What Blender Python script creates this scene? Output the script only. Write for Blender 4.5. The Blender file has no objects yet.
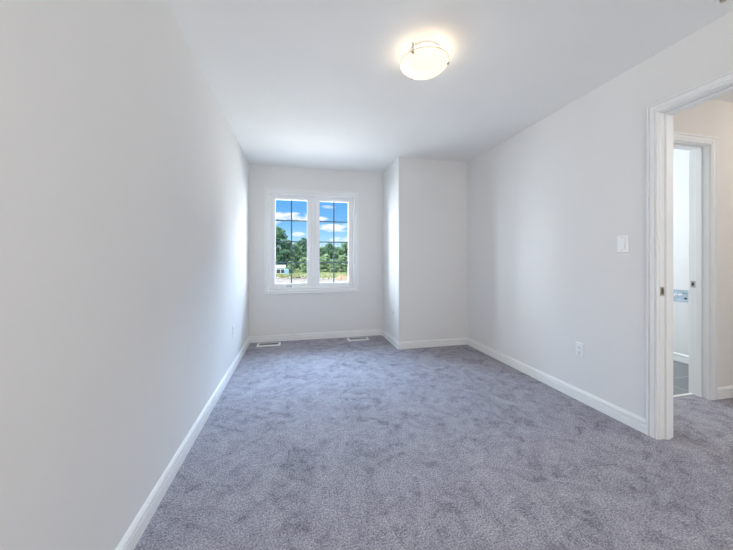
import bpy, bmesh, math, random
from mathutils import Vector, Matrix
from math import sin, cos, tan, atan, radians, pi

S = bpy.context.scene
C = S.collection
random.seed(7)

# ------------------------------------------------------------------ camera
F_PX, YAW, CY, CAM_H = 296.39, 0.2291, 259.38, 1.1371
cd = bpy.data.cameras.new('camera'); cam = bpy.data.objects.new('camera', cd); C.objects.link(cam)
cd.sensor_fit = 'HORIZONTAL'; cd.sensor_width = 36.0
cd.lens = F_PX / 733 * 36.0
cd.shift_y = -(275 - CY) / 733
cd.clip_start = 0.02; cd.clip_end = 2000
cam.location = (0, 0, CAM_H)
cam.rotation_euler = (pi / 2, 0, -YAW)
S.camera = cam

# ------------------------------------------------------------------ exposure
vs = S.view_settings
vs.view_transform = 'Standard'; vs.look = 'None'; vs.gamma = 1.0; vs.use_curve_mapping = False
vs.exposure = 0.26
S.cycles.max_bounces = 12; S.cycles.diffuse_bounces = 8
S.cycles.sample_clamp_indirect = 8

# ------------------------------------------------------------------ room numbers (metres)
H = 2.44
XL, XR = -0.639, 2.2195          # left and right walls
YB, YR = 4.293, -1.0             # window wall, wall behind the viewer
XB, YB2 = 1.25, 3.564            # bump-out: side face and front face
WT = 0.115                       # partition thickness
HY = 1.707                       # hall end wall
BX = 4.14                        # side room right wall
GZ = -3.0                        # ground outside
WX0, WX1, WZ0, WZ1 = -0.362, 0.808, 0.735, 2.047    # window opening

# ------------------------------------------------------------------ node helpers
def nd(nt, t, **kw):
    n = nt.nodes.new(t)
    for k, v in kw.items():
        if k.startswith('i_'):
            n.inputs[int(k[2:])].default_value = v
        else:
            setattr(n, k, v)
    return n
def mth(nt, op, a, b=None, c=None, clamp=False):
    n = nt.nodes.new('ShaderNodeMath'); n.operation = op; n.use_clamp = clamp
    for i, v in enumerate((a, b, c)):
        if v is None: continue
        if isinstance(v, (int, float)): n.inputs[i].default_value = v
        else: nt.links.new(v, n.inputs[i])
    return n.outputs[0]
def mixc(nt, f, a, b):
    n = nt.nodes.new('ShaderNodeMix'); n.data_type = 'RGBA'
    for k, v in ((0, f), (6, a), (7, b)):
        if isinstance(v, (int, float)): n.inputs[k].default_value = v
        elif isinstance(v, tuple): n.inputs[k].default_value = (*v, 1)
        else: nt.links.new(v, n.inputs[k])
    return n.outputs[2]
def ramp(nt, f, stops):
    n = nt.nodes.new('ShaderNodeValToRGB'); e = n.color_ramp.elements
    while len(e) < len(stops): e.new(0.5)
    for q, (p, c) in zip(e, stops): q.position = p; q.color = (*c, 1) if isinstance(c, tuple) else (c, c, c, 1)
    nt.links.new(f, n.inputs[0]); return n.outputs[0]

# ------------------------------------------------------------------ world: blue sky with cumulus, brightened overhead to add daylight
W = bpy.data.worlds.new('sky'); S.world = W; W.use_nodes = True
nt = W.node_tree; nt.nodes.clear()
tc = nt.nodes.new('ShaderNodeTexCoord'); sep = nt.nodes.new('ShaderNodeSeparateXYZ')
nt.links.new(tc.outputs['Generated'], sep.inputs[0])
sx, sy, sz = sep.outputs
el = mth(nt, 'MAXIMUM', sz, 0.0)
base = ramp(nt, el, [(0.0, (0.62, 0.80, 0.95)), (0.06, (0.40, 0.68, 0.95)), (0.11, (0.20, 0.50, 0.90)), (0.18, (0.13, 0.40, 0.82)), (1.0, (0.12, 0.36, 0.80))])
yy = mth(nt, 'MAXIMUM', sy, 0.05)
u = mth(nt, 'DIVIDE', sx, yy); v = mth(nt, 'DIVIDE', sz, yy)
def uv(px, py):
    uu = tan(YAW + atan((px - 366.5) / F_PX)); zc = uu * sin(YAW) + cos(YAW)
    return uu, (CY - py) * zc / F_PX
nz = nd(nt, 'ShaderNodeTexNoise'); nz.inputs['Scale'].default_value = 26; nz.inputs['Detail'].default_value = 5
mp = nt.nodes.new('ShaderNodeMapping'); mp.inputs['Scale'].default_value = (1, 1, 2.2)
nt.links.new(tc.outputs['Generated'], mp.inputs[0]); nt.links.new(mp.outputs[0], nz.inputs['Vector'])
noise = mth(nt, 'SUBTRACT', nz.outputs[0], 0.5)
cl = None
for (px, py, rx, ry, a) in ((290, 216.5, 22, 4.2, 1.0), (312, 219, 20, 3.4, 0.9), (337, 227.5, 18, 4.4, 1.0), (297, 234, 7, 2.6, 0.7), (330, 207, 8, 2.0, 0.45), (345, 240, 18, 3.5, 0.6), (322, 249, 30, 5, 0.5), (255, 222, 22, 5, 0.9), (380, 215, 24, 5, 0.9)):
    cu, cv = uv(px, py); ru = rx / F_PX; rv = ry / F_PX
    du = mth(nt, 'MULTIPLY', mth(nt, 'SUBTRACT', u, cu), 1 / ru)
    dv = mth(nt, 'MULTIPLY', mth(nt, 'SUBTRACT', v, cv), 1 / rv)
    q = mth(nt, 'ADD', mth(nt, 'MULTIPLY', du, du), mth(nt, 'MULTIPLY', dv, dv))
    g = mth(nt, 'SUBTRACT', 1.0, q)
    g = mth(nt, 'ADD', g, mth(nt, 'MULTIPLY', noise, 4.0))
    g = mth(nt, 'MULTIPLY', mth(nt, 'MULTIPLY', g, 1.1, clamp=True), a)
    cl = g if cl is None else mth(nt, 'MAXIMUM', cl, g)
sky = mixc(nt, cl, base, (0.95, 0.97, 1.0))
hi = nt.nodes.new('ShaderNodeMapRange'); hi.interpolation_type = 'SMOOTHSTEP'
nt.links.new(sz, hi.inputs[0]); hi.inputs[1].default_value = 0.27; hi.inputs[2].default_value = 0.55
sky = mixc(nt, hi.outputs[0], sky, (1.3, 1.6, 2.1))      # sky raised in brightness above what the window shows, to add daylight
bg = nt.nodes.new('ShaderNodeBackground'); nt.links.new(sky, bg.inputs[0]); bg.inputs[1].default_value = 1.0
wo = nt.nodes.new('ShaderNodeOutputWorld'); nt.links.new(bg.outputs[0], wo.inputs[0])

# ------------------------------------------------------------------ lights
def light(name, typ, loc, rot, energy, col, **kw):
    d = bpy.data.lights.new(name, typ); d.energy = energy; d.color = col
    for k, vv in kw.items(): setattr(d, k, vv)
    o = bpy.data.objects.new(name, d); C.objects.link(o); o.location = loc; o.rotation_euler = rot
    return o
light('sun', 'SUN', (0, -20, 30), (radians(50), 0, radians(-62)), 4.6, (1, 0.96, 0.90), angle=0.01)
po = light('window_daylight', 'AREA', ((WX0 + WX1) / 2, YB + 0.17, (WZ0 + WZ1) / 2), (-pi / 2, 0, 0), 1, (1, 1, 1), shape='RECTANGLE', size=1.2, size_y=1.34)
po.data.cycles.is_portal = True
# added area lights outside boost window daylight: cool from above, neutral from below
def aim(loc, to): return (Vector(to) - Vector(loc)).to_track_quat('-Z', 'Y').to_euler()
WC = (0.22, YB + 0.1, 1.39)
light('high_sky_boost', 'AREA', (0.2, 11.0, 6.6), aim((0.2, 11.0, 6.6), WC), 5600, (0.46, 0.68, 1.0), shape='RECTANGLE', size=11, size_y=4.0)
light('ground_bounce_boost', 'AREA', (0.2, 11.0, -2.2), aim((0.2, 11.0, -2.2), WC), 1250, (1.0, 0.99, 0.96), shape='RECTANGLE', size=11, size_y=2.4)
for sx_ in (-1, 1):
    p_ = (0.2 + sx_ * 6.6, 10.0, 2.2)
    light('side_sky_boost', 'AREA', p_, aim(p_, WC), 1750 if sx_ < 0 else 1250, (0.82, 0.89, 1.0), shape='RECTANGLE', size=3.6, size_y=6.0)  # added panels out of view, boosting daylight onto the side walls
# added soft fill light at the wall behind the viewer
light('rear_fill', 'AREA', (0.75, YR + 0.06, 1.45), (pi / 2, 0, 0), 24, (1.0, 0.985, 0.955), shape='RECTANGLE', size=2.3, size_y=1.7)
# hall lamp (warm) and the side room's daylight (cool), both out of view
light('hall_lamp', 'POINT', (3.9, 0.75, 2.2), (0, 0, 0), 9, (1, 0.88, 0.76), shadow_soft_size=0.12)
light('hall_fill', 'AREA', (3.4, YR + .06, 1.3), (pi / 2, 0, 0), 9, (0.84, 0.90, 1.0), shape='RECTANGLE', size=1.4, size_y=1.2)  # added cool fill for the hall's end wall and floor
light('side_room_daylight', 'AREA', (2.95, 3.72, 1.65), (-pi / 2, 0, 0), 27, (0.78, 0.89, 1.0), shape='RECTANGLE', size=0.9, size_y=1.1)

# ------------------------------------------------------------------ materials
def mat(name, col, rough=0.6, metal=0.0, spec=0.5, var=0.0, vscale=3.0, bump=0.0, bscale=200.0, bdist=0.002):
    m = bpy.data.materials.new(name); m.use_nodes = True; nt = m.node_tree
    b = nt.nodes['Principled BSDF']
    b.inputs['Base Color'].default_value = (*col, 1); b.inputs['Roughness'].default_value = rough
    b.inputs['Metallic'].default_value = metal; b.inputs['Specular IOR Level'].default_value = spec
    t = nt.nodes.new('ShaderNodeTexCoord')
    if var:
        n = nd(nt, 'ShaderNodeTexNoise'); n.inputs['Scale'].default_value = vscale; n.inputs['Detail'].default_value = 4
        nt.links.new(t.outputs['Object'], n.inputs['Vector'])
        c = ramp(nt, n.outputs[0], [(0.3, tuple(x * (1 - var) for x in col)), (0.7, tuple(min(1, x * (1 + var)) for x in col))])
        nt.links.new(c, b.inputs['Base Color'])
    if bump:
        n = nd(nt, 'ShaderNodeTexNoise'); n.inputs['Scale'].default_value = bscale; n.inputs['Detail'].default_value = 2
        nt.links.new(t.outputs['Object'], n.inputs['Vector'])
        bp = nt.nodes.new('ShaderNodeBump'); bp.inputs['Strength'].default_value = bump; bp.inputs['Distance'].default_value = bdist
        nt.links.new(n.outputs[0], bp.inputs['Height']); nt.links.new(bp.outputs[0], b.inputs['Normal'])
    return m
M_wall = mat('wall_paint', (0.77, 0.76, 0.745), 0.75, spec=0.25, var=0.012, vscale=1.5, bump=0.10, bscale=260)
M_ceil = mat('ceiling_paint', (0.84, 0.84, 0.83), 0.9, spec=0.15, var=0.01, bump=0.15, bscale=180)
M_hall = mat('hall_paint', (0.77, 0.74, 0.70), 0.75, spec=0.25, var=0.012, bump=0.10, bscale=260)
M_trim = mat('trim_paint', (0.84, 0.84, 0.83), 0.38, spec=0.4, var=0.008, vscale=8)
M_vinyl = mat('window_vinyl', (0.88, 0.88, 0.88), 0.35, spec=0.4, var=0.006)
M_bar = mat('grille_bar', (0.10, 0.15, 0.19), 0.5, spec=0.3, var=0.05, vscale=9)
M_plast = mat('white_plastic', (0.86, 0.86, 0.86), 0.3, spec=0.5, var=0.006)
M_dark = mat('dark_slot', (0.03, 0.03, 0.035), 0.7, var=0.1)
M_steel = mat('brushed_nickel', (0.50, 0.46, 0.41), 0.33, metal=1.0, var=0.06, vscale=30)
M_bronze = mat('bronze_hole', (0.10, 0.06, 0.04), 0.6, var=0.1)
M_seal = mat('window_seal', (0.25, 0.27, 0.29), 0.6, var=0.05)
M_reg = mat('register_enamel', (0.85, 0.85, 0.84), 0.4, var=0.01)
M_box = mat('box_plastic', (0.44, 0.53, 0.60), 0.35, var=0.12, vscale=26)
M_ext = mat('house_siding', (0.55, 0.53, 0.50), 0.8, var=0.05)

def carpet():
    m = bpy.data.materials.new('carpet'); m.use_nodes = True; nt = m.node_tree; b = nt.nodes['Principled BSDF']
    b.inputs['Roughness'].default_value = 1.0; b.inputs['Specular IOR Level'].default_value = 0.05
    t = nt.nodes.new('ShaderNodeTexCoord')
    def noise(scale, detail, dist=0.0, rough=0.5):
        n = nd(nt, 'ShaderNodeTexNoise'); n.inputs['Scale'].default_value = scale; n.inputs['Detail'].default_value = detail
        n.inputs['Distortion'].default_value = dist; n.inputs['Roughness'].default_value = rough
        nt.links.new(t.outputs['Object'], n.inputs['Vector']); return n.outputs[0]
    a = noise(3.4, 6, 2.2, 0.66)      # nap brushed one way or the other
    c = noise(15, 6, 1.0, 0.7)
    f = noise(135, 3, 0.0, 0.75)       # yarn tips
    k = mth(nt, 'ADD', mth(nt, 'MULTIPLY', a, 0.5), mth(nt, 'MULTIPLY', c, 0.5))
    col = ramp(nt, k, [(0.38, (0.215, 0.205, 0.232)), (0.455, (0.308, 0.294, 0.328)), (0.52, (0.358, 0.342, 0.378)), (0.62, (0.415, 0.397, 0.432))])
    tip = ramp(nt, f, [(0.34, 0.42), (0.5, 1.0), (0.66, 1.62)])
    mx = nt.nodes.new('ShaderNodeMix'); mx.data_type = 'RGBA'; mx.blend_type = 'MULTIPLY'; mx.inputs[0].default_value = 1.0
    nt.links.new(col, mx.inputs[6]); nt.links.new(tip, mx.inputs[7])
    nt.links.new(mx.outputs[2], b.inputs['Base Color'])
    b1 = nt.nodes.new('ShaderNodeBump'); b1.inputs['Strength'].default_value = 0.5; b1.inputs['Distance'].default_value = 0.006
    nt.links.new(f, b1.inputs['Height'])
    b2 = nt.nodes.new('ShaderNodeBump'); b2.inputs['Strength'].default_value = 0.5; b2.inputs['Distance'].default_value = 0.03
    nt.links.new(k, b2.inputs['Height']); nt.links.new(b2.outputs[0], b1.inputs['Normal'])
    nt.links.new(b1.outputs[0], b.inputs['Normal'])
    return m
M_carpet = carpet()

def tile():
    m = bpy.data.materials.new('floor_tile'); m.use_nodes = True; nt = m.node_tree; b = nt.nodes['Principled BSDF']
    t = nt.nodes.new('ShaderNodeTexCoord'); n = nt.nodes.new('ShaderNodeTexBrick')
    n.inputs['Scale'].default_value = 1.0; n.inputs['Brick Width'].default_value = 0.60; n.inputs['Row Height'].default_value = 0.30
    n.inputs['Mortar Size'].default_value = 0.004; n.inputs['Color1'].default_value = (0.20, 0.21, 0.215, 1); n.inputs['Color2'].default_value = (0.23, 0.24, 0.245, 1)
    n.inputs['Mortar'].default_value = (0.48, 0.48, 0.47, 1)
    nt.links.new(t.outputs['Object'], n.inputs['Vector']); nt.links.new(n.outputs[0], b.inputs['Base Color']); b.inputs['Roughness'].default_value = 0.45
    return m
M_tile = tile()

def glass():
    m = bpy.data.materials.new('window_glass'); m.use_nodes = True; nt = m.node_tree; nt.nodes.clear()
    tr = nt.nodes.new('ShaderNodeBsdfTransparent'); tr.inputs[0].default_value = (0.97, 0.985, 0.98, 1)
    gl = nt.nodes.new('ShaderNodeBsdfGlossy'); gl.inputs['Roughness'].default_value = 0.02
    fr = nt.nodes.new('ShaderNodeFresnel'); geo = nt.nodes.new('ShaderNodeNewGeometry')
    nt.links.new(mth(nt, 'ADD', 1.13, mth(nt, 'MULTIPLY', geo.outputs['Backfacing'], 1 / 1.13 - 1.13)), fr.inputs[0])
    mx = nt.nodes.new('ShaderNodeMixShader'); o = nt.nodes.new('ShaderNodeOutputMaterial')
    nt.links.new(fr.outputs[0], mx.inputs[0]); nt.links.new(tr.outputs[0], mx.inputs[1]); nt.links.new(gl.outputs[0], mx.inputs[2]); nt.links.new(mx.outputs[0], o.inputs[0])
    return m
M_glass = glass()

def lampglass():
    m = bpy.data.materials.new('lamp_glass'); m.use_nodes = True; nt = m.node_tree; b = nt.nodes['Principled BSDF']
    b.inputs['Base Color'].default_value = (0.45, 0.43, 0.39, 1); b.inputs['Roughness'].default_value = 0.25
    t = nt.nodes.new('ShaderNodeTexCoord'); n = nd(nt, 'ShaderNodeTexNoise'); n.inputs['Scale'].default_value = 9; n.inputs['Detail'].default_value = 3; n.inputs['Distortion'].default_value = 1.5
    nt.links.new(t.outputs['Object'], n.inputs['Vector'])
    c = ramp(nt, n.outputs[0], [(0.3, (1.0, 0.76, 0.52)), (0.7, (1.0, 0.86, 0.66))])
    nt.links.new(c, b.inputs['Emission Color']); b.inputs['Emission Strength'].default_value = 0.95
    return m
M_lamp = lampglass()

# ------------------------------------------------------------------ mesh helpers
def box(bm, x0, x1, y0, y1, z0, z1):
    vs_ = [bm.verts.new(p) for p in ((x0,y0,z0),(x1,y0,z0),(x1,y1,z0),(x0,y1,z0),(x0,y0,z1),(x1,y0,z1),(x1,y1,z1),(x0,y1,z1))]
    for f in ((0,3,2,1),(4,5,6,7),(0,1,5,4),(1,2,6,5),(2,3,7,6),(3,0,4,7)): bm.faces.new([vs_[i] for i in f])
def loft(bm, rings, close=True, cap=True):
    R = [[bm.verts.new(p) for p in r] for r in rings]
    n = len(R[0])
    for a, b in zip(R, R[1:]):
        for i in range(n if close else n - 1):
            j = (i + 1) % n; bm.faces.new((a[i], a[j], b[j], b[i]))
    if cap: bm.faces.new(R[0][::-1]); bm.faces.new(R[-1])
    return R
def lathe(bm, prof, n=48, c=(0,0,0), axis='z', cap=True):
    def p(r, h, t):
        a, b = r * cos(t), r * sin(t)
        return {'z': (c[0]+a, c[1]+b, c[2]+h), 'x': (c[0]+h, c[1]+a, c[2]+b), 'y': (c[0]+a, c[1]+h, c[2]+b)}[axis]
    loft(bm, [[p(r, h, 2*pi*i/n) for i in range(n)] for r, h in prof], cap=cap)
def tube(bm, a, b, r0, r1, n=8):
    a, b = Vector(a), Vector(b); d = (b - a).normalized(); q = d.to_track_quat('Z', 'Y')
    loft(bm, [[tuple(p + q @ Vector((r*cos(2*pi*i/n), r*sin(2*pi*i/n), 0))) for i in range(n)] for p, r in ((a, r0), (b, r1))])
def obj(name, bm, m, parent=None, smooth=False, bevel=0.0, kind=None, weld=False):
    if weld: bmesh.ops.remove_doubles(bm, verts=bm.verts[:], dist=1e-6)
    bmesh.ops.recalc_face_normals(bm, faces=bm.faces[:])
    me = bpy.data.meshes.new(name); bm.to_mesh(me); bm.free(); me.materials.append(m)
    if smooth:
        for p in me.polygons: p.use_smooth = True
    o = bpy.data.objects.new(name, me); C.objects.link(o)
    if parent: o.parent = parent; o.matrix_parent_inverse = parent.matrix_world.inverted() if False else Matrix()
    if bevel:
        b = o.modifiers.new('bevel', 'BEVEL'); b.width = bevel; b.segments = 2; b.limit_method = 'ANGLE'
    if kind: o['kind'] = kind
    return o
def NB(): return bmesh.new()
def boxes(name, bl, m, parent=None, bevel=0.0, kind=None):
    bm = NB()
    for b in bl: box(bm, *b)
    return obj(name, bm, m, parent, bevel=bevel, kind=kind)
def thing(name, label, cat, loc=(0,0,0), rz=0.0, group=None, kind=None):
    o = bpy.data.objects.new(name, None); C.objects.link(o); o.location = loc; o.rotation_euler = (0, 0, rz); o.empty_display_size = 0.1
    if label: o['label'] = label
    if cat: o['category'] = cat
    if group: o['group'] = group
    if kind: o['kind'] = kind
    return o
def dup(root, loc, rz, label, group=None, scale=None):
    r = root.copy(); C.objects.link(r); r.location = loc; r.rotation_euler = (0, 0, rz); r['label'] = label
    if scale: r.scale = scale
    if group: r['group'] = group
    elif 'group' in r: del r['group']
    for ch in list(root.children):
        c = ch.copy(); C.objects.link(c); c.parent = r
        for g in list(ch.children):
            d = g.copy(); C.objects.link(d); d.parent = c
    return r

# ------------------------------------------------------------------ shell
ST = 'structure'
XO, YO = 4.7, 4.45       # outer limits to the right / back
boxes('floor', [(XL - .15, XO + .12, YR - .15, HY + .1, -.25, 0), (XL - .15, XR + WT, HY + .1, YO, -.25, 0)], M_carpet, kind=ST)
boxes('floor_side_room', [(XR + WT, XO + .12, HY + .1, YO, -.25, -0.004)], M_tile, kind=ST)
boxes('ceiling', [(XL - .15, XO + .12, YR - .15, YO, H, H + .25)], M_ceil, kind=ST)
boxes('wall_left', [(XL - .15, XL, YR - .15, YO, 0, H)], M_wall, kind=ST)
boxes('wall_rear', [(XL, XR, YR - .15, YR, 0, H)], M_wall, kind=ST)
boxes('wall_back', [(XL, WX0, YB, YO, 0, H), (WX1, XB, YB, YO, 0, H), (WX0, WX1, YB, YO, 0, WZ0), (WX0, WX1, YB, YO, WZ1, H)], M_wall, kind=ST)
boxes('wall_bumpout', [(XB, XR, YB2, YO, 0, H)], M_wall, kind=ST)
DY0, DY1, DZ = 0.60, 1.415, 2.078       # rough opening of the bedroom door
boxes('wall_right', [(XR, XR + WT, YR - .15, DY0, 0, H), (XR, XR + WT, DY1, YO, 0, H), (XR, XR + WT, DY0, DY1, DZ, H)], M_wall, kind=ST)
HX0, HX1 = 2.507, 3.263                 # rough opening of the side room door
boxes('wall_hall_end', [(XR + WT, HX0, HY, HY + .12, 0, H), (HX1, XO, HY, HY + .12, 0, H), (HX0, HX1, HY, HY + .12, DZ, H)], M_hall, kind=ST)
boxes('wall_hall_far', [(XO, XO + .12, YR - .15, HY + .12, 0, H)], M_hall, kind=ST)
boxes('wall_hall_rear', [(XR + WT, XO, YR - .15, YR, 0, H)], M_hall, kind=ST)
boxes('wall_side_room_right', [(BX, BX + .12, HY + .12, YO, 0, H)], M_wall, kind=ST)
boxes('wall_side_room_back', [(XR + WT, BX, 3.75, 3.87, 0, H)], M_wall, kind=ST)

# ------------------------------------------------------------------ baseboards: swept moulding, mitred ends
BP = [(0, 0), (.015, 0), (.015, .053), (.0135, .055), (.002, .056), (.001, .058), (.001, .064), (.003, .066), (.0135, .0665), (.0145, .070), (.0135, .077), (.008, .085), (.003, .091), (0, .092)]
def baseboard(name, p0, p1, nrm, m0=0, m1=0):
    p0, p1, n = Vector((*p0, 0)), Vector((*p1, 0)), Vector((*nrm, 0)); d = (p1 - p0).normalized()
    bm = NB()
    loft(bm, [[tuple(p + n*a + d*(s*a) + Vector((0,0,z))) for a, z in BP] for p, s in ((p0, m0), (p1, -m1))])
    return obj(name, bm, M_trim, kind=ST)
# m = +1: inside corner (shortens with depth), -1: outside corner
baseboard('baseboard_left', (XL, YR), (XL, YB), (1, 0), 1, 1)
baseboard('baseboard_back', (XL, YB), (XB, YB), (0, -1), 1, 1)
baseboard('baseboard_bumpout_side', (XB, YB), (XB, YB2), (-1, 0), 1, -1)
baseboard('baseboard_bumpout_front', (XB, YB2), (XR, YB2), (0, -1), -1, 1)
CW = 0.0605
CI1 = 1.402
baseboard('baseboard_right', (XR, YB2), (XR, CI1 + CW), (-1, 0), 1, 0)
baseboard('baseboard_right_rear', (XR, 0.613 - CW), (XR, YR), (-1, 0), 0, 1)
baseboard('baseboard_rear', (XL, YR), (XR, YR), (0, 1), 1, 1)
baseboard('baseboard_hall_end', (3.251 + .066, HY), (XO, HY), (0, -1), 0, 1)
baseboard('baseboard_side_room_right', (BX, HY + .12), (BX, 3.75), (-1, 0), 1, 1)
baseboard('baseboard_side_room_back', (XR + WT, 3.75), (BX, 3.75), (0, -1), 1, 1)

# ------------------------------------------------------------------ casings: profile across the width, mitred
CP = [(0, 0), (0, .010), (.002, .0125), (.010, .0125), (.0115, .007), (.016, .006), (.020, .0115), (.030, .0145), (.040, .0155), (.0425, .009), (.046, .008), (.0475, .0165), (.054, .0178), (.058, .0165), (.0605, .0130), (.0605, 0)]
def casing(bm, O, U, V, N, a0, a1, b0, b1, w, closed=True):
    # inner rectangle a0..a1 (along U) x b0..b1 (along V); profile grows outward, proud along N
    O, U, V, N = map(Vector, (O, U, V, N)); k = w / .0605
    def ring(ca, cb, sa, sb):
        return [tuple(O + U*(ca + sa*t*k) + V*(cb + sb*t*k) + N*h) for t, h in CP]
    if closed:
        rs = [ring(a0, b0, -1, -1), ring(a1, b0, 1, -1), ring(a1, b1, 1, 1), ring(a0, b1, -1, 1)]
        R = [[bm.verts.new(p) for p in r] for r in rs]; n = len(CP)
        for i in range(4):
            A, B = R[i], R[(i+1) % 4]
            for j in range(n):
                q = (j+1) % n; bm.faces.new((A[j], A[q], B[q], B[j]))
    else:
        loft(bm, [ring(a0, b0, -1, 0), ring(a0, b1, -1, 1), ring(a1, b1, 1, 1), ring(a1, b0, 1, 0)])

# ------------------------------------------------------------------ bedroom doorway
door = thing('door_1', None, None, (XR, 1.0, 0), kind=ST)
def ch(o, parent):                     # parent keeping world placement
    o.parent = parent; o.matrix_parent_inverse = Matrix.Translation(-Vector(parent.location)) if not any(parent.rotation_euler) else parent.matrix_basis.inverted()
    return o
bm = NB(); casing(bm, (XR, 0, 0), (0, 1, 0), (0, 0, 1), (-1, 0, 0), 0.613, CI1, 0, 2.065, CW, closed=False)
ch(obj('casing', bm, M_trim), door)
bm = NB(); casing(bm, (XR + WT, 0, 0), (0, 1, 0), (0, 0, 1), (1, 0, 0), 0.613, CI1, 0, 2.065, CW, closed=False)
ch(obj('casing', bm, M_trim), door)
jamb = ch(boxes('jamb', [(XR, XR + WT, 1.397, DY1, 0, 2.06), (XR, XR + WT, DY0, 0.618, 0, 2.06), (XR, XR + WT, DY0, DY1, 2.06, DZ)], M_trim, bevel=.0012), door)
SX0, SX1 = XR + .040, XR + .079
ch(boxes('door_stop', [(SX0, SX1, 1.386, 1.397, 0, 2.049), (SX0, SX1, .618, .629, 0, 2.049), (SX0, SX1, .618, 1.397, 2.049, 2.06)], M_trim, bevel=.002), door)
st = ch(boxes('strike_plate', [(XR + .004, XR + .036, 1.3952, 1.3972, .908, .965)], M_steel, bevel=.0006), door)
st['label'] = 'brushed nickel strike plate'
ch(boxes('latch_hole', [(XR + .013, XR + .029, 1.3945, 1.3955, .918, .955)], M_bronze), st)

# ------------------------------------------------------------------ side room doorway
door2 = thing('door_2', None, None, (2.9, HY, 0), kind=ST)
bm = NB(); casing(bm, (0, HY, 0), (1, 0, 0), (0, 0, 1), (0, -1, 0), 2.520, 3.250, 0, 2.065, .062, closed=False)
ch(obj('casing', bm, M_trim), door2)
bm = NB(); casing(bm, (0, HY + .12, 0), (1, 0, 0), (0, 0, 1), (0, 1, 0), 2.520, 3.250, 0, 2.065, .062, closed=False)
ch(obj('casing', bm, M_trim), door2)
ch(boxes('jamb', [(3.245, HX1, HY, HY + .12, 0, 2.06), (HX0, 2.525, HY, HY + .12, 0, 2.06), (HX0, HX1, HY, HY + .12, 2.06, DZ)], M_trim, bevel=.0012), door2)
ch(boxes('door_stop', [(3.234, 3.245, HY + .040, HY + .078, 0, 2.049), (2.525, 2.536, HY + .040, HY + .078, 0, 2.049), (2.525, 3.245, HY + .040, HY + .078, 2.049, 2.06)], M_trim, bevel=.002), door2)
st = ch(boxes('strike_plate', [(3.2432, 3.2452, HY + .083, HY + .115, .900, .957)], M_steel, bevel=.0006), door2)
st['label'] = 'brushed nickel strike plate'
ch(boxes('latch_hole', [(3.2425, 3.2435, HY + .092, HY + .107, .915, .942)], M_dark), st)
boxes('trim_threshold', [(2.525, 3.245, HY + .095, HY + .118, 0, .006)], M_trim, bevel=.002, kind=ST)

# ------------------------------------------------------------------ window
win = thing('window_1', None, None, ((WX0 + WX1) / 2, YB, WZ0), kind=ST)
bm = NB(); casing(bm, (0, YB, 0), (1, 0, 0), (0, 0, 1), (0, -1, 0), WX0, WX1, WZ0, WZ1, .082)
ch(obj('casing', bm, M_trim), win)
def frame(x0, x1, z0, z1, w, y0, y1, b=None):
    b = b if b is not None else w
    return [(x0, x0 + w, y0, y1, z0, z1), (x1 - w, x1, y0, y1, z0, z1), (x0 + w, x1 - w, y0, y1, z0, z0 + b), (x0 + w, x1 - w, y0, y1, z1 - w, z1)]
MXA, MXB = 0.196, 0.250
ch(boxes('window_frame', frame(WX0, WX1, WZ0, WZ1, .014, YB + .028, YB + .13) + [(MXA, MXB, YB + .034, YB + .13, WZ0 + .014, WZ1 - .014)], M_vinyl, bevel=.002), win)
def sash(x0, x1, gx0, gx1, gz0, gz1, nm):
    z0, z1 = WZ0 + .016, WZ1 - .016; ya, yb = YB + .045, YB + .10
    s = ch(boxes('sash', [(x0, gx0, ya, yb, z0, z1), (gx1, x1, ya, yb, z0, z1), (gx0, gx1, ya, yb, z0, gz0), (gx0, gx1, ya, yb, gz1, z1)], M_vinyl, bevel=.004), win)
    b = .007
    ch(boxes('glazing_bead', frame(gx0 - .001, gx1 + .001, gz0 - .001, gz1 + .001, b, ya + .006, yb - .01), M_vinyl, bevel=.001), s)
    ch(boxes('pane', [(gx0 + .002, gx1 - .002, ya + .026, ya + .030, gz0 + .002, gz1 - .002)], M_glass), s)
    g = []; yc0, yc1 = ya + .032, ya + .042
    xm = (gx0 + gx1) / 2; g.append((xm - .0085, xm + .0085, yc0, yc1, gz0, gz1))
    for q in (1, 2, 3):
        zz = gz0 + (gz1 - gz0) * q / 4; g.append((gx0, gx1, yc0 + .0005, yc1 - .0005, zz - .0085, zz + .0085))
    gr = ch(boxes('grille', g, M_bar), s); gr['label'] = 'dark grille bars'
    return s
GZ0, GZ1 = 0.793, 1.988
s1 = sash(WX0 + .016, MXA - .002, -0.306, 0.141, GZ0, GZ1, 'left')
s2 = sash(MXB + .002, WX1 - .016, 0.307, 0.742, GZ0, GZ1, 'right')
# folding crank at the foot of the left sash
bm = NB(); box(bm, -.165, -.065, YB + .008, YB + .030, WZ0 + .002, WZ0 + .020)
ck = ch(obj('crank_housing', bm, M_vinyl, bevel=.005), win)
bm = NB(); tube(bm, (-.150, YB + .014, WZ0 + .026), (-.085, YB + .012, WZ0 + .028), .0062, .0050, 10); tube(bm, (-.085, YB + .012, WZ0 + .015), (-.085, YB + .012, WZ0 + .034), .0085, .0085, 12)
c2 = ch(obj('crank_handle', bm, M_seal), ck); c2['label'] = 'grey folded crank handle'
# sash lock levers by the mullion
for x in (MXA - .024, MXB + .012):
    lk = ch(boxes('sash_lock', [(x, x + .012, YB + .036, YB + .046, 1.02, 1.10)], M_vinyl, bevel=.003), win)
    ch(boxes('lock_lever', [(x + .002, x + .010, YB + .026, YB + .037, 1.05, 1.112)], M_vinyl, bevel=.003), lk)

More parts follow.
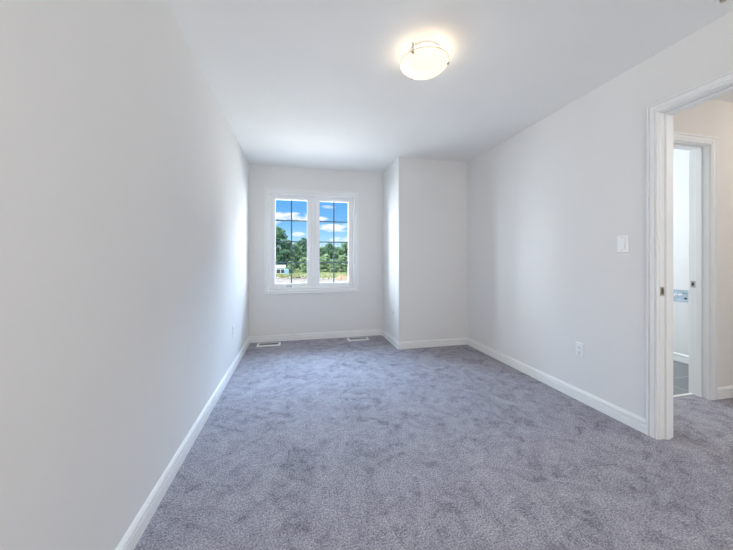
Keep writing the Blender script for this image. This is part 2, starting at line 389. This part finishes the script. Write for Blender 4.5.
# ------------------------------------------------------------------ ceiling light
LX, LY = 0.775, 1.730
lt = thing('ceiling_light', 'lit round flush ceiling light with frosted glass bowl and metal knobs', 'ceiling light', (LX, LY, H))
bm = NB(); lathe(bm, [(.088, 0), (.098, -.004), (.098, -.016), (.090, -.022), (.04, -.026)], 48); ch(obj('ceiling_pan', bm, M_plast, smooth=True), lt).matrix_parent_inverse = Matrix()
RZ = -.076
bm = NB()
prof = [(.152, RZ), (.150, RZ - .003), (.140, RZ - .012), (.122, RZ - .027), (.098, RZ - .042), (.068, RZ - .054), (.036, RZ - .061), (.004, RZ - .063)]
inner = [(r - .0035 if r > .01 else r, z + .004) for r, z in prof[::-1]]
lathe(bm, prof + inner, 64, cap=False)
bw = obj('glass_bowl', bm, M_lamp, lt, smooth=True); bw['label'] = 'frosted glass bowl lit from within'
bm = NB(); lathe(bm, [(.1510, RZ + .0015), (.1530, RZ + .0015), (.1530, RZ - .0015), (.1510, RZ - .0015)], 64, cap=False); obj('rim_band', bm, M_steel, lt, smooth=False)
light('bulb', 'POINT', (LX + .02, LY, H - .055), (0, 0, 0), 1.1, (1, 0.80, 0.58), shadow_soft_size=0.02)
for k in range(3):
    a = radians(9.4 + 180 + 120 * k + 30 - 0)
    kx, ky = .144 * cos(a), .144 * sin(a)
    bm = NB(); lathe(bm, [(.003, RZ + .046), (.003, RZ - .006)], 10, (kx, ky, 0)); rod = obj('clip_rod', bm, M_steel, lt, smooth=True)
    bm = NB(); lathe(bm, [(.006, RZ - .002), (.0095, RZ - .004), (.0105, RZ - .008), (.008, RZ - .013), (.003, RZ - .015)], 20, (kx, ky, 0)); obj('knob', bm, M_steel, rod, smooth=True)
    bm = NB(); tube(bm, (kx * .80, ky * .80, RZ + .046), (kx * 1.03, ky * 1.03, RZ + .046), .004, .004, 8); obj('arm', bm, M_steel, rod, smooth=True)

# ------------------------------------------------------------------ small ceiling fitting at the frame's top right
sd = thing('ceiling_fitting', 'small round white ceiling fitting with dark centre, above the doorway', 'ceiling fitting', (2.065, 1.034, H))
bm = NB(); lathe(bm, [(.029, 0), (.029, -.002), (.024, -.006), (.016, -.008), (.012, -.008)], 32); obj('escutcheon', bm, M_plast, sd, smooth=True)
bm = NB(); lathe(bm, [(.011, -.004), (.011, -.011), (.008, -.014)], 20); v_ = obj('core', bm, M_dark, sd, smooth=True); v_['label'] = 'dark core'
bm = NB(); lathe(bm, [(.012, -.0150), (.012, -.0165)], 20); v_ = obj('deflector', bm, M_steel, sd); v_['label'] = 'metal disc'

# ------------------------------------------------------------------ wall plates (built facing -X, at the origin, plate back on x = 0)
def rbox(bm, y0, y1, z0, z1, xb, xf, taper=.004):
    loft(bm, [[(xb, y0, z0), (xb, y1, z0), (xb, y1, z1), (xb, y0, z1)], [(xf, y0 + taper, z0 + taper), (xf, y1 - taper, z0 + taper), (xf, y1 - taper, z1 - taper), (xf, y0 + taper, z1 - taper)]])
sw = thing('light_switch', 'white rocker light switch on the right wall beside the doorway', 'light switch', (XR, 1.613, 1.243))
bm = NB(); rbox(bm, -.038, .038, -.062, .062, 0, -.007); obj('wall_plate', bm, M_plast, sw, bevel=.0015)
bm = NB(); rbox(bm, -.0185, .0185, -.035, .035, -.0065, -.009, .001); rk = obj('rocker_frame', bm, M_plast, sw)
bm = NB(); loft(bm, [[(-.008, -.0165, -.033), (-.008, .0165, -.033), (-.008, .0165, .033), (-.008, -.0165, .033)], [(-.0150, -.0165, -.033), (-.0150, .0165, -.033), (-.0095, .0165, .033), (-.0095, -.0165, .033)]]); obj('rocker', bm, M_plast, sw, bevel=.001)
for z in (-.048, .048):
    bm = NB(); lathe(bm, [(.003, -.0068), (.003, -.0082)], 10, (0, 0, z), axis='x'); obj('screw', bm, M_steel, sw)
ou = thing('wall_outlet', 'white duplex outlet low on the right wall below the light switch', 'outlet', (XR, 1.936, .408))
bm = NB(); rbox(bm, -.036, .036, -.059, .059, 0, -.007); obj('wall_plate', bm, M_plast, ou, bevel=.0015)
for z in (-.0205, .0205):
    bm = NB()
    loft(bm, [[(x, r * cos(t) * .017, z + max(-.0145, min(.0145, r * sin(t) * .0175))) for t in [2*pi*i/24 for i in range(24)]] for x, r in ((-.0065, 1), (-.0105, .96))])
    rc = obj('receptacle', bm, M_plast, ou)
    bm = NB(); box(bm, -.0108, -.0102, -.0078, -.0056, z - .002, z + .008); box(bm, -.0108, -.0102, .0056, .0078, z - .002, z + .007); lathe(bm, [(.0024, -.0108), (.0024, -.0102)], 10, (0, 0, z - .008), axis='x'); obj('slot', bm, M_dark, rc)
bm = NB(); lathe(bm, [(.003, -.0068), (.003, -.0080)], 10, axis='x'); obj('screw', bm, M_steel, ou)
dup(ou, (XL, 3.25, .408), pi, 'white duplex outlet low on the left wall near the window corner')
dup(ou, (XB, 3.80, .408), 0, 'white duplex outlet low on the side of the corner bump-out')

# laundry box in the side room: shallow recessed tray with two round white valves
lb = thing('laundry_box', 'pale blue grey wall box with two round white valves in the side room', 'wall box', (BX, 2.41, .735))
bm = NB()
for b in frame(-.085, .085, -.067, .067, .016, -.006, 0): box(bm, b[2], b[3], b[0], b[1], b[4], b[5])
obj('face_frame', bm, M_box, lb, bevel=.002)
bm = NB(); box(bm, -.002, 0, -.069, .069, -.051, .051); obj('back_panel', bm, M_box, lb)
for y in (.000, .040):
    bm = NB(); lathe(bm, [(.0165, -.001), (.0170, -.006), (.0140, -.009), (.004, -.010)], 24, (0, y, .002), axis='x'); vv = obj('valve', bm, M_plast, lb, smooth=True); vv['label'] = 'round white valve'
    bm = NB(); lathe(bm, [(.005, -.009), (.004, -.013)], 12, (0, y, .002), axis='x'); obj('stem', bm, M_dark, vv)
bm = NB(); lathe(bm, [(.011, -.002), (.011, -.008)], 16, (0, -.045, -.026), axis='x'); obj('drain_hole', bm, M_dark, lb)
bm = NB(); tube(bm, (-.008, -.060, .030), (-.008, -.022, .032), .006, .006); obj('lever', bm, M_seal, lb)

# ------------------------------------------------------------------ floor registers
rg = thing('floor_register', 'white louvred floor register in the carpet below the window\'s left end', 'floor register', (-.370, 4.130, 0))
L2, W2 = .150, .068
bm = NB()
o_ = [(-L2, -W2), (L2, -W2), (L2, W2), (-L2, W2)]; i_ = [(-L2 + .028, -W2 + .026), (L2 - .028, -W2 + .026), (L2 - .028, W2 - .026), (-L2 + .028, W2 - .026)]
def sc(pts, z, k=1.0): return [(x * k, y * k, z) for x, y in pts]
loft(bm, [sc(o_, 0), sc(o_, .007), [(x * .975, y * .93, .0125) for x, y in o_], sc(i_, .0125), sc(i_, .001)], cap=False)
obj('faceplate', bm, M_reg, rg, bevel=.0012)
bm = NB(); loft(bm, [sc(i_, .0008), sc(i_, .0120), [(x * .994, y * .97, .0120) for x, y in i_], [(x * .994, y * .97, .0012) for x, y in i_]], cap=False)
box(bm, -L2 + .028, L2 - .028, -W2 + .026, W2 - .026, .0005, .0015); d_ = obj('duct_shade_liner', bm, M_dark, rg); d_['label'] = 'dark liner painted as duct shade'  # liner lying on the carpet; the duct's shade is put into its colour
bm = NB(); n = 9
for k in range(n):
    x = -L2 + .030 + (2 * L2 - .060) * (k + .5) / n
    box(bm, x - .0022, x + .0022, -W2 + .0275, W2 - .0275, .002, .0105)
obj('louvers', bm, M_reg, rg)
bm = NB(); box(bm, .128, .138, -.012, .004, .012, .019); obj('damper_lever', bm, M_reg, rg, bevel=.001)
dup(rg, (.838, 4.128, 0), 0, 'white louvred floor register in the carpet near the corner bump-out')

# ------------------------------------------------------------------ outside: ground, treeline, shed, soil
def outm(name, stops, scale, detail=5, rough=0.9):
    m = bpy.data.materials.new(name); m.use_nodes = True; nt = m.node_tree; b = nt.nodes['Principled BSDF']
    t = nt.nodes.new('ShaderNodeTexCoord'); n = nd(nt, 'ShaderNodeTexNoise'); n.inputs['Scale'].default_value = scale; n.inputs['Detail'].default_value = detail
    nt.links.new(t.outputs['Object'], n.inputs['Vector'])
    nt.links.new(ramp(nt, n.outputs[0], stops), b.inputs['Base Color']); b.inputs['Roughness'].default_value = rough; b.inputs['Specular IOR Level'].default_value = .2
    return m
def ground_mat():
    m = bpy.data.materials.new('field'); m.use_nodes = True; nt = m.node_tree; b = nt.nodes['Principled BSDF']
    t = nt.nodes.new('ShaderNodeTexCoord'); s = nt.nodes.new('ShaderNodeSeparateXYZ'); nt.links.new(t.outputs['Object'], s.inputs[0])
    mp = nt.nodes.new('ShaderNodeMapping'); mp.inputs['Scale'].default_value = (.16, .16, .16); nt.links.new(t.outputs['Object'], mp.inputs[0])
    n = nd(nt, 'ShaderNodeTexNoise'); n.inputs['Scale'].default_value = 1.0; n.inputs['Detail'].default_value = 5; nt.links.new(mp.outputs[0], n.inputs['Vector'])
    y = mth(nt, 'ADD', s.outputs[1], mth(nt, 'MULTIPLY', mth(nt, 'SUBTRACT', n.outputs[0], .5), 16))
    f = mth(nt, 'DIVIDE', y, 120.0)
    soil, pale, grass, dark = (.40, .335, .28), (.58, .51, .43), (.25, .28, .10), (.15, .115, .08)
    c = ramp(nt, f, [(0.0, (.58, .54, .48)), (.30, (.58, .54, .48)), (.40, soil), (.50, soil), (.535, dark), (.555, pale), (.585, pale), (.605, grass), (.66, (.36, .36, .17)), (.72, grass), (1.0, (.26, .34, .12))])
    n2 = nd(nt, 'ShaderNodeTexNoise'); n2.inputs['Scale'].default_value = .8; n2.inputs['Detail'].default_value = 6; nt.links.new(t.outputs['Object'], n2.inputs['Vector'])
    k = ramp(nt, n2.outputs[0], [(.3, .7), (.7, 1.15)])
    mx = nt.nodes.new('ShaderNodeMix'); mx.data_type = 'RGBA'; mx.blend_type = 'MULTIPLY'; mx.inputs[0].default_value = 1
    nt.links.new(c, mx.inputs[6]); nt.links.new(k, mx.inputs[7]); nt.links.new(mx.outputs[2], b.inputs['Base Color'])
    b.inputs['Roughness'].default_value = .95
    return m
bm = NB()
gv = [[bm.verts.new((x, y, GZ + (.25 * math.sin(x * .21 + y * .13) * (0 if y < 45 else 1)))) for x in range(-200, 241, 8)] for y in range(-40, 441, 8)]
for a, b in zip(gv, gv[1:]):
    for i in range(len(a) - 1): bm.faces.new((a[i], a[i+1], b[i+1], b[i]))
obj('ground', bm, ground_mat(), smooth=True, kind=ST)

def at(px, d):
    """ground point seen in image column px at depth d along the room's axis"""
    return tan(YAW + atan((px - 366.5) / F_PX)) * d, d
M_bark = mat('bark', (.16, .12, .09), .9, var=.2, vscale=4)
LEAF = [outm('leaf_dark', [(.3, (.045, .120, .070)), (.7, (.200, .340, .190))], .7),
        outm('leaf_mid', [(.3, (.070, .165, .085)), (.7, (.300, .440, .240))], .7),
        outm('leaf_pale', [(.3, (.170, .290, .140)), (.7, (.450, .560, .330))], .7)]
def make_tree(h, w, seed, lm, low=.12, nl=2300, leaf=.42):
    r = random.Random(seed)
    t = thing('tree', 'tree', 'tree')
    bm = NB(); tube(bm, (0, 0, -.4), (0, 0, h * .5), h * .022, h * .012, 8); tube(bm, (0, 0, h * .5), (.05 * w, .02, h * .85), h * .012, h * .004, 8)
    for k in range(5):
        a = k * 2.3 + r.random(); z = h * (.3 + .1 * k)
        tube(bm, (0, 0, z), (cos(a) * w * .32, sin(a) * w * .32, z + h * .12), h * .008, h * .003, 6)
    obj('trunk', bm, M_bark, t, smooth=True)
    blobs = []
    for k in range(22):
        f = (k + .5) / 22; z = h * (low + (0.95 - low) * f)
        ww = w * .5 * max(.12, 1 - abs((f - .48) / .56) ** 2.6)
        a = k * 2.4 + r.random(); q = ww * .62
        blobs.append((cos(a) * q, sin(a) * q, z, w * .5 * (.30 + .22 * r.random()), h * (.05 + .03 * r.random())))
    bm = NB()
    for k in range(nl):
        x, y, z, R, hz = blobs[int(r.random() * len(blobs))]
        d = Vector((r.gauss(0, 1), r.gauss(0, 1), r.gauss(0, 1))).normalized() * (r.random() ** .35)
        c = Vector((x + d.x * R, y + d.y * R, z + d.z * hz * 1.2))
        if c.z < .15: c.z = .15 + .2 * r.random()
        s = leaf * (.6 + .8 * r.random())
        n = (d + Vector((r.gauss(0, .5), r.gauss(0, .5), r.gauss(.3, .5)))).normalized(); q = n.to_track_quat('Z', 'Y')
        tw = r.random() * 6.28
        vs_ = [bm.verts.new(c + q @ Vector((s * cos(tw + e) * k2, s * sin(tw + e) * k2, .1 * s * (e % 2)))) for e, k2 in ((0, 1), (1.57, .6), (3.14, 1), (4.71, .6))]
        bm.faces.new(vs_)
    obj('foliage', bm, lm, t)
    return t
protoH = 12.0
P_ = [make_tree(protoH, 6.0, 1, LEAF[0]), make_tree(protoH, 6.6, 2, LEAF[1]), make_tree(protoH, 5.2, 3, LEAF[0], .08), make_tree(protoH, 7.4, 5, LEAF[2], .02), make_tree(protoH, 6.2, 8, LEAF[1], .03)]
used = [False] * len(P_)
def tree(px, top, d, var, label, wk=1.0, group=None):
    x, y = at(px, d); zc = x * sin(YAW) + y * cos(YAW)
    h = (CY - top) * zc / F_PX + CAM_H - GZ; s = h / protoH
    if not used[var]:
        used[var] = True; o = P_[var]; o.location = (x, y, GZ); o.rotation_euler = (0, 0, px); o['label'] = label; o.scale = (s * wk, s * wk, s)
        if group: o['group'] = group
    else: dup(P_[var], (x, y, GZ), px * 1.7, label, group, (s * wk, s * wk, s))
tree(279, 227, 101, 2, 'tallest dark green tree at the left edge of the left sash, behind the shed', .85)
tree(287.5, 240, 109, 0, 'dark green tree just left of the left sash\'s upright bar', .9)
tree(295, 243, 117, 1, 'mid green tree just right of the left sash\'s upright bar', .9)
tree(303, 238, 101, 0, 'broad dark green tree at the right edge of the left sash', 1.0)
tree(321, 247, 117, 1, 'mid green tree at the left edge of the right sash', .95)
tree(329, 243, 101, 2, 'slim dark green tree just left of the right sash\'s upright bar', .95)
tree(338, 247, 109, 4, 'rounded mid green tree just right of the right sash\'s upright bar', .95)
tree(346.5, 242, 117, 1, 'taller mid green tree at the right edge of the right sash', .95)
tree(291, 261, 95, 3, 'low pale green bush between the shed and the left sash\'s upright bar', 1.3)
tree(305.5, 257, 92, 3, 'pale yellow green bush at the right edge of the left sash', 1.3)
tree(325, 254, 96, 3, 'pale yellow green bush low in the left half of the right sash', 1.3)
tree(334, 259, 91, 3, 'low pale bush behind the right sash\'s upright bar', 1.5)
tree(343, 255, 96, 3, 'pale yellow green bush low in the right half of the right sash', 1.3)
tree(312.5, 243, 109, 4, 'mid green tree hidden behind the window\'s central mullion', 1.0)
for k, px in enumerate((270, 283, 292, 300, 308, 317, 325, 333, 342, 351, 360)):
    tree(px, 249 - (k * 5) % 4, (126, 135, 144)[k % 3], (0, 2, 0, 1)[k % 4], 'dark tree in the back row of the distant treeline, half hidden by nearer trees', 1.15, 'back row of the treeline')
tree(264, 240, 117, 0, 'dark green tree beyond the left edge of the window', 1.0)
tree(356, 241, 101, 4, 'mid green tree beyond the right edge of the window', 1.0)

for k, (px, top) in enumerate(((251, 242), (238, 240), (226, 244), (214, 241), (202, 243), (368, 243), (379, 240), (390, 244), (402, 241), (414, 243))):
    tree(px, top, (101, 112)[k % 2], k % 3, 'treeline tree standing out of sight beyond the window\'s %s edge' % ('left' if px < 300 else 'right'), 1.2, 'treeline beyond the window\'s %s edge' % ('left' if px < 300 else 'right'))
# white shed with dark openings
x, y = at(280.3, 92)
sh = thing('shed', 'small white shed with dark openings in front of the tall left tree', 'shed', (x, y, GZ), .12)
M_sw = mat('shed_white', (.80, .79, .77), .7, var=.03); M_so = mat('shed_opening', (.07, .07, .09), .7, var=.1)
bm = NB(); box(bm, -1.35, 1.35, -1.1, 1.1, -.3, 1.75); obj('walls', bm, M_sw, sh)
bm = NB(); loft(bm, [[(-1.5, -1.3, 1.72), (1.5, -1.3, 1.72), (1.5, -1.3, 1.84), (-1.5, -1.3, 1.84)], [(-1.5, 0, 2.35), (1.5, 0, 2.35), (1.5, 0, 2.47), (-1.5, 0, 2.47)], [(-1.5, 1.3, 1.72), (1.5, 1.3, 1.72), (1.5, 1.3, 1.84), (-1.5, 1.3, 1.84)]]); obj('roof', bm, M_sw, sh)
for xx in (-.62, .62):
    bm = NB(); box(bm, xx - .5, xx + .5, -1.13, -1.09, .1, 1.15); q = obj('opening', bm, M_so, sh); q['label'] = 'dark opening'
x, y = at(286.6, 89.4)
wt_ = thing('storage_bin', 'light blue bin standing right of the small white shed', 'bin', (x, y, GZ), .1)
M_bl = mat('bin_blue', (.33, .55, .70), .5, var=.06)
bm = NB(); loft(bm, [[(-.55, -.45, -.2), (.55, -.45, -.2), (.55, .45, -.2), (-.55, .45, -.2)], [(-.65, -.52, 1.0), (.65, -.52, 1.0), (.65, .52, 1.0), (-.65, .52, 1.0)]]); obj('body', bm, M_bl, wt_, bevel=.05)
bm = NB(); loft(bm, [[(-.7, -.57, 1.0), (.7, -.57, 1.0), (.7, .57, 1.0), (-.7, .57, 1.0)], [(-.55, -.45, 1.18), (.55, -.45, 1.18), (.55, .45, 1.18), (-.55, .45, 1.18)]]); obj('lid', bm, M_bl, wt_, bevel=.03)

# orange-brown heap of soil
x, y = at(341.5, 63)
bm = NB(); r = random.Random(4); R = []
for j in range(9):
    f = j / 8; rr = 1.5 * (1 - f) ** .8 + .02
    R.append([(rr * cos(2*pi*i/28) * (1 + .12 * r.uniform(-1, 1)), .8 * rr * sin(2*pi*i/28) * (1 + .12 * r.uniform(-1, 1)), -.3 + 1.15 * f ** .8 + .06 * r.uniform(-1, 1)) for i in range(28)])
loft(bm, R)
hp = obj('soil_heap', bm, outm('heap_soil', [(.35, (.36, .20, .10)), (.65, (.62, .44, .30))], 2.2), smooth=False)
hp.location = (x, y, GZ); hp['label'] = 'orange brown soil heap on the bare field through the right sash'; hp['category'] = 'soil heap'
# ragged weeds along the edge of the field
bm = NB(); r = random.Random(11)
for k in range(2600):
    yy_ = r.choice((r.gauss(66, 1.0), r.gauss(74, 3), r.uniform(70, 92))); xx = r.uniform(-40, 40); hh = r.uniform(.15, .5); a = r.random() * 3.14
    if abs(yy_ - 91) < 4 and -8 < xx < 1: continue
    dx, dy = cos(a) * hh * .5, sin(a) * hh * .5
    z = GZ + .25 * math.sin(xx * .21 + yy_ * .13) - .05
    vs_ = [bm.verts.new(p) for p in ((xx - dx, yy_ - dy, z), (xx + dx, yy_ + dy, z), (xx + dx * .3 + r.uniform(-.1, .1), yy_ + dy * .3, z + hh))]
    bm.faces.new(vs_)
wd = obj('weeds', bm, outm('weed_green', [(.3, (.16, .17, .06)), (.7, (.38, .37, .16))], .4), kind='stuff')
wd['label'] = 'ragged weeds and grass on the field below the treeline'; wd['category'] = 'weeds'
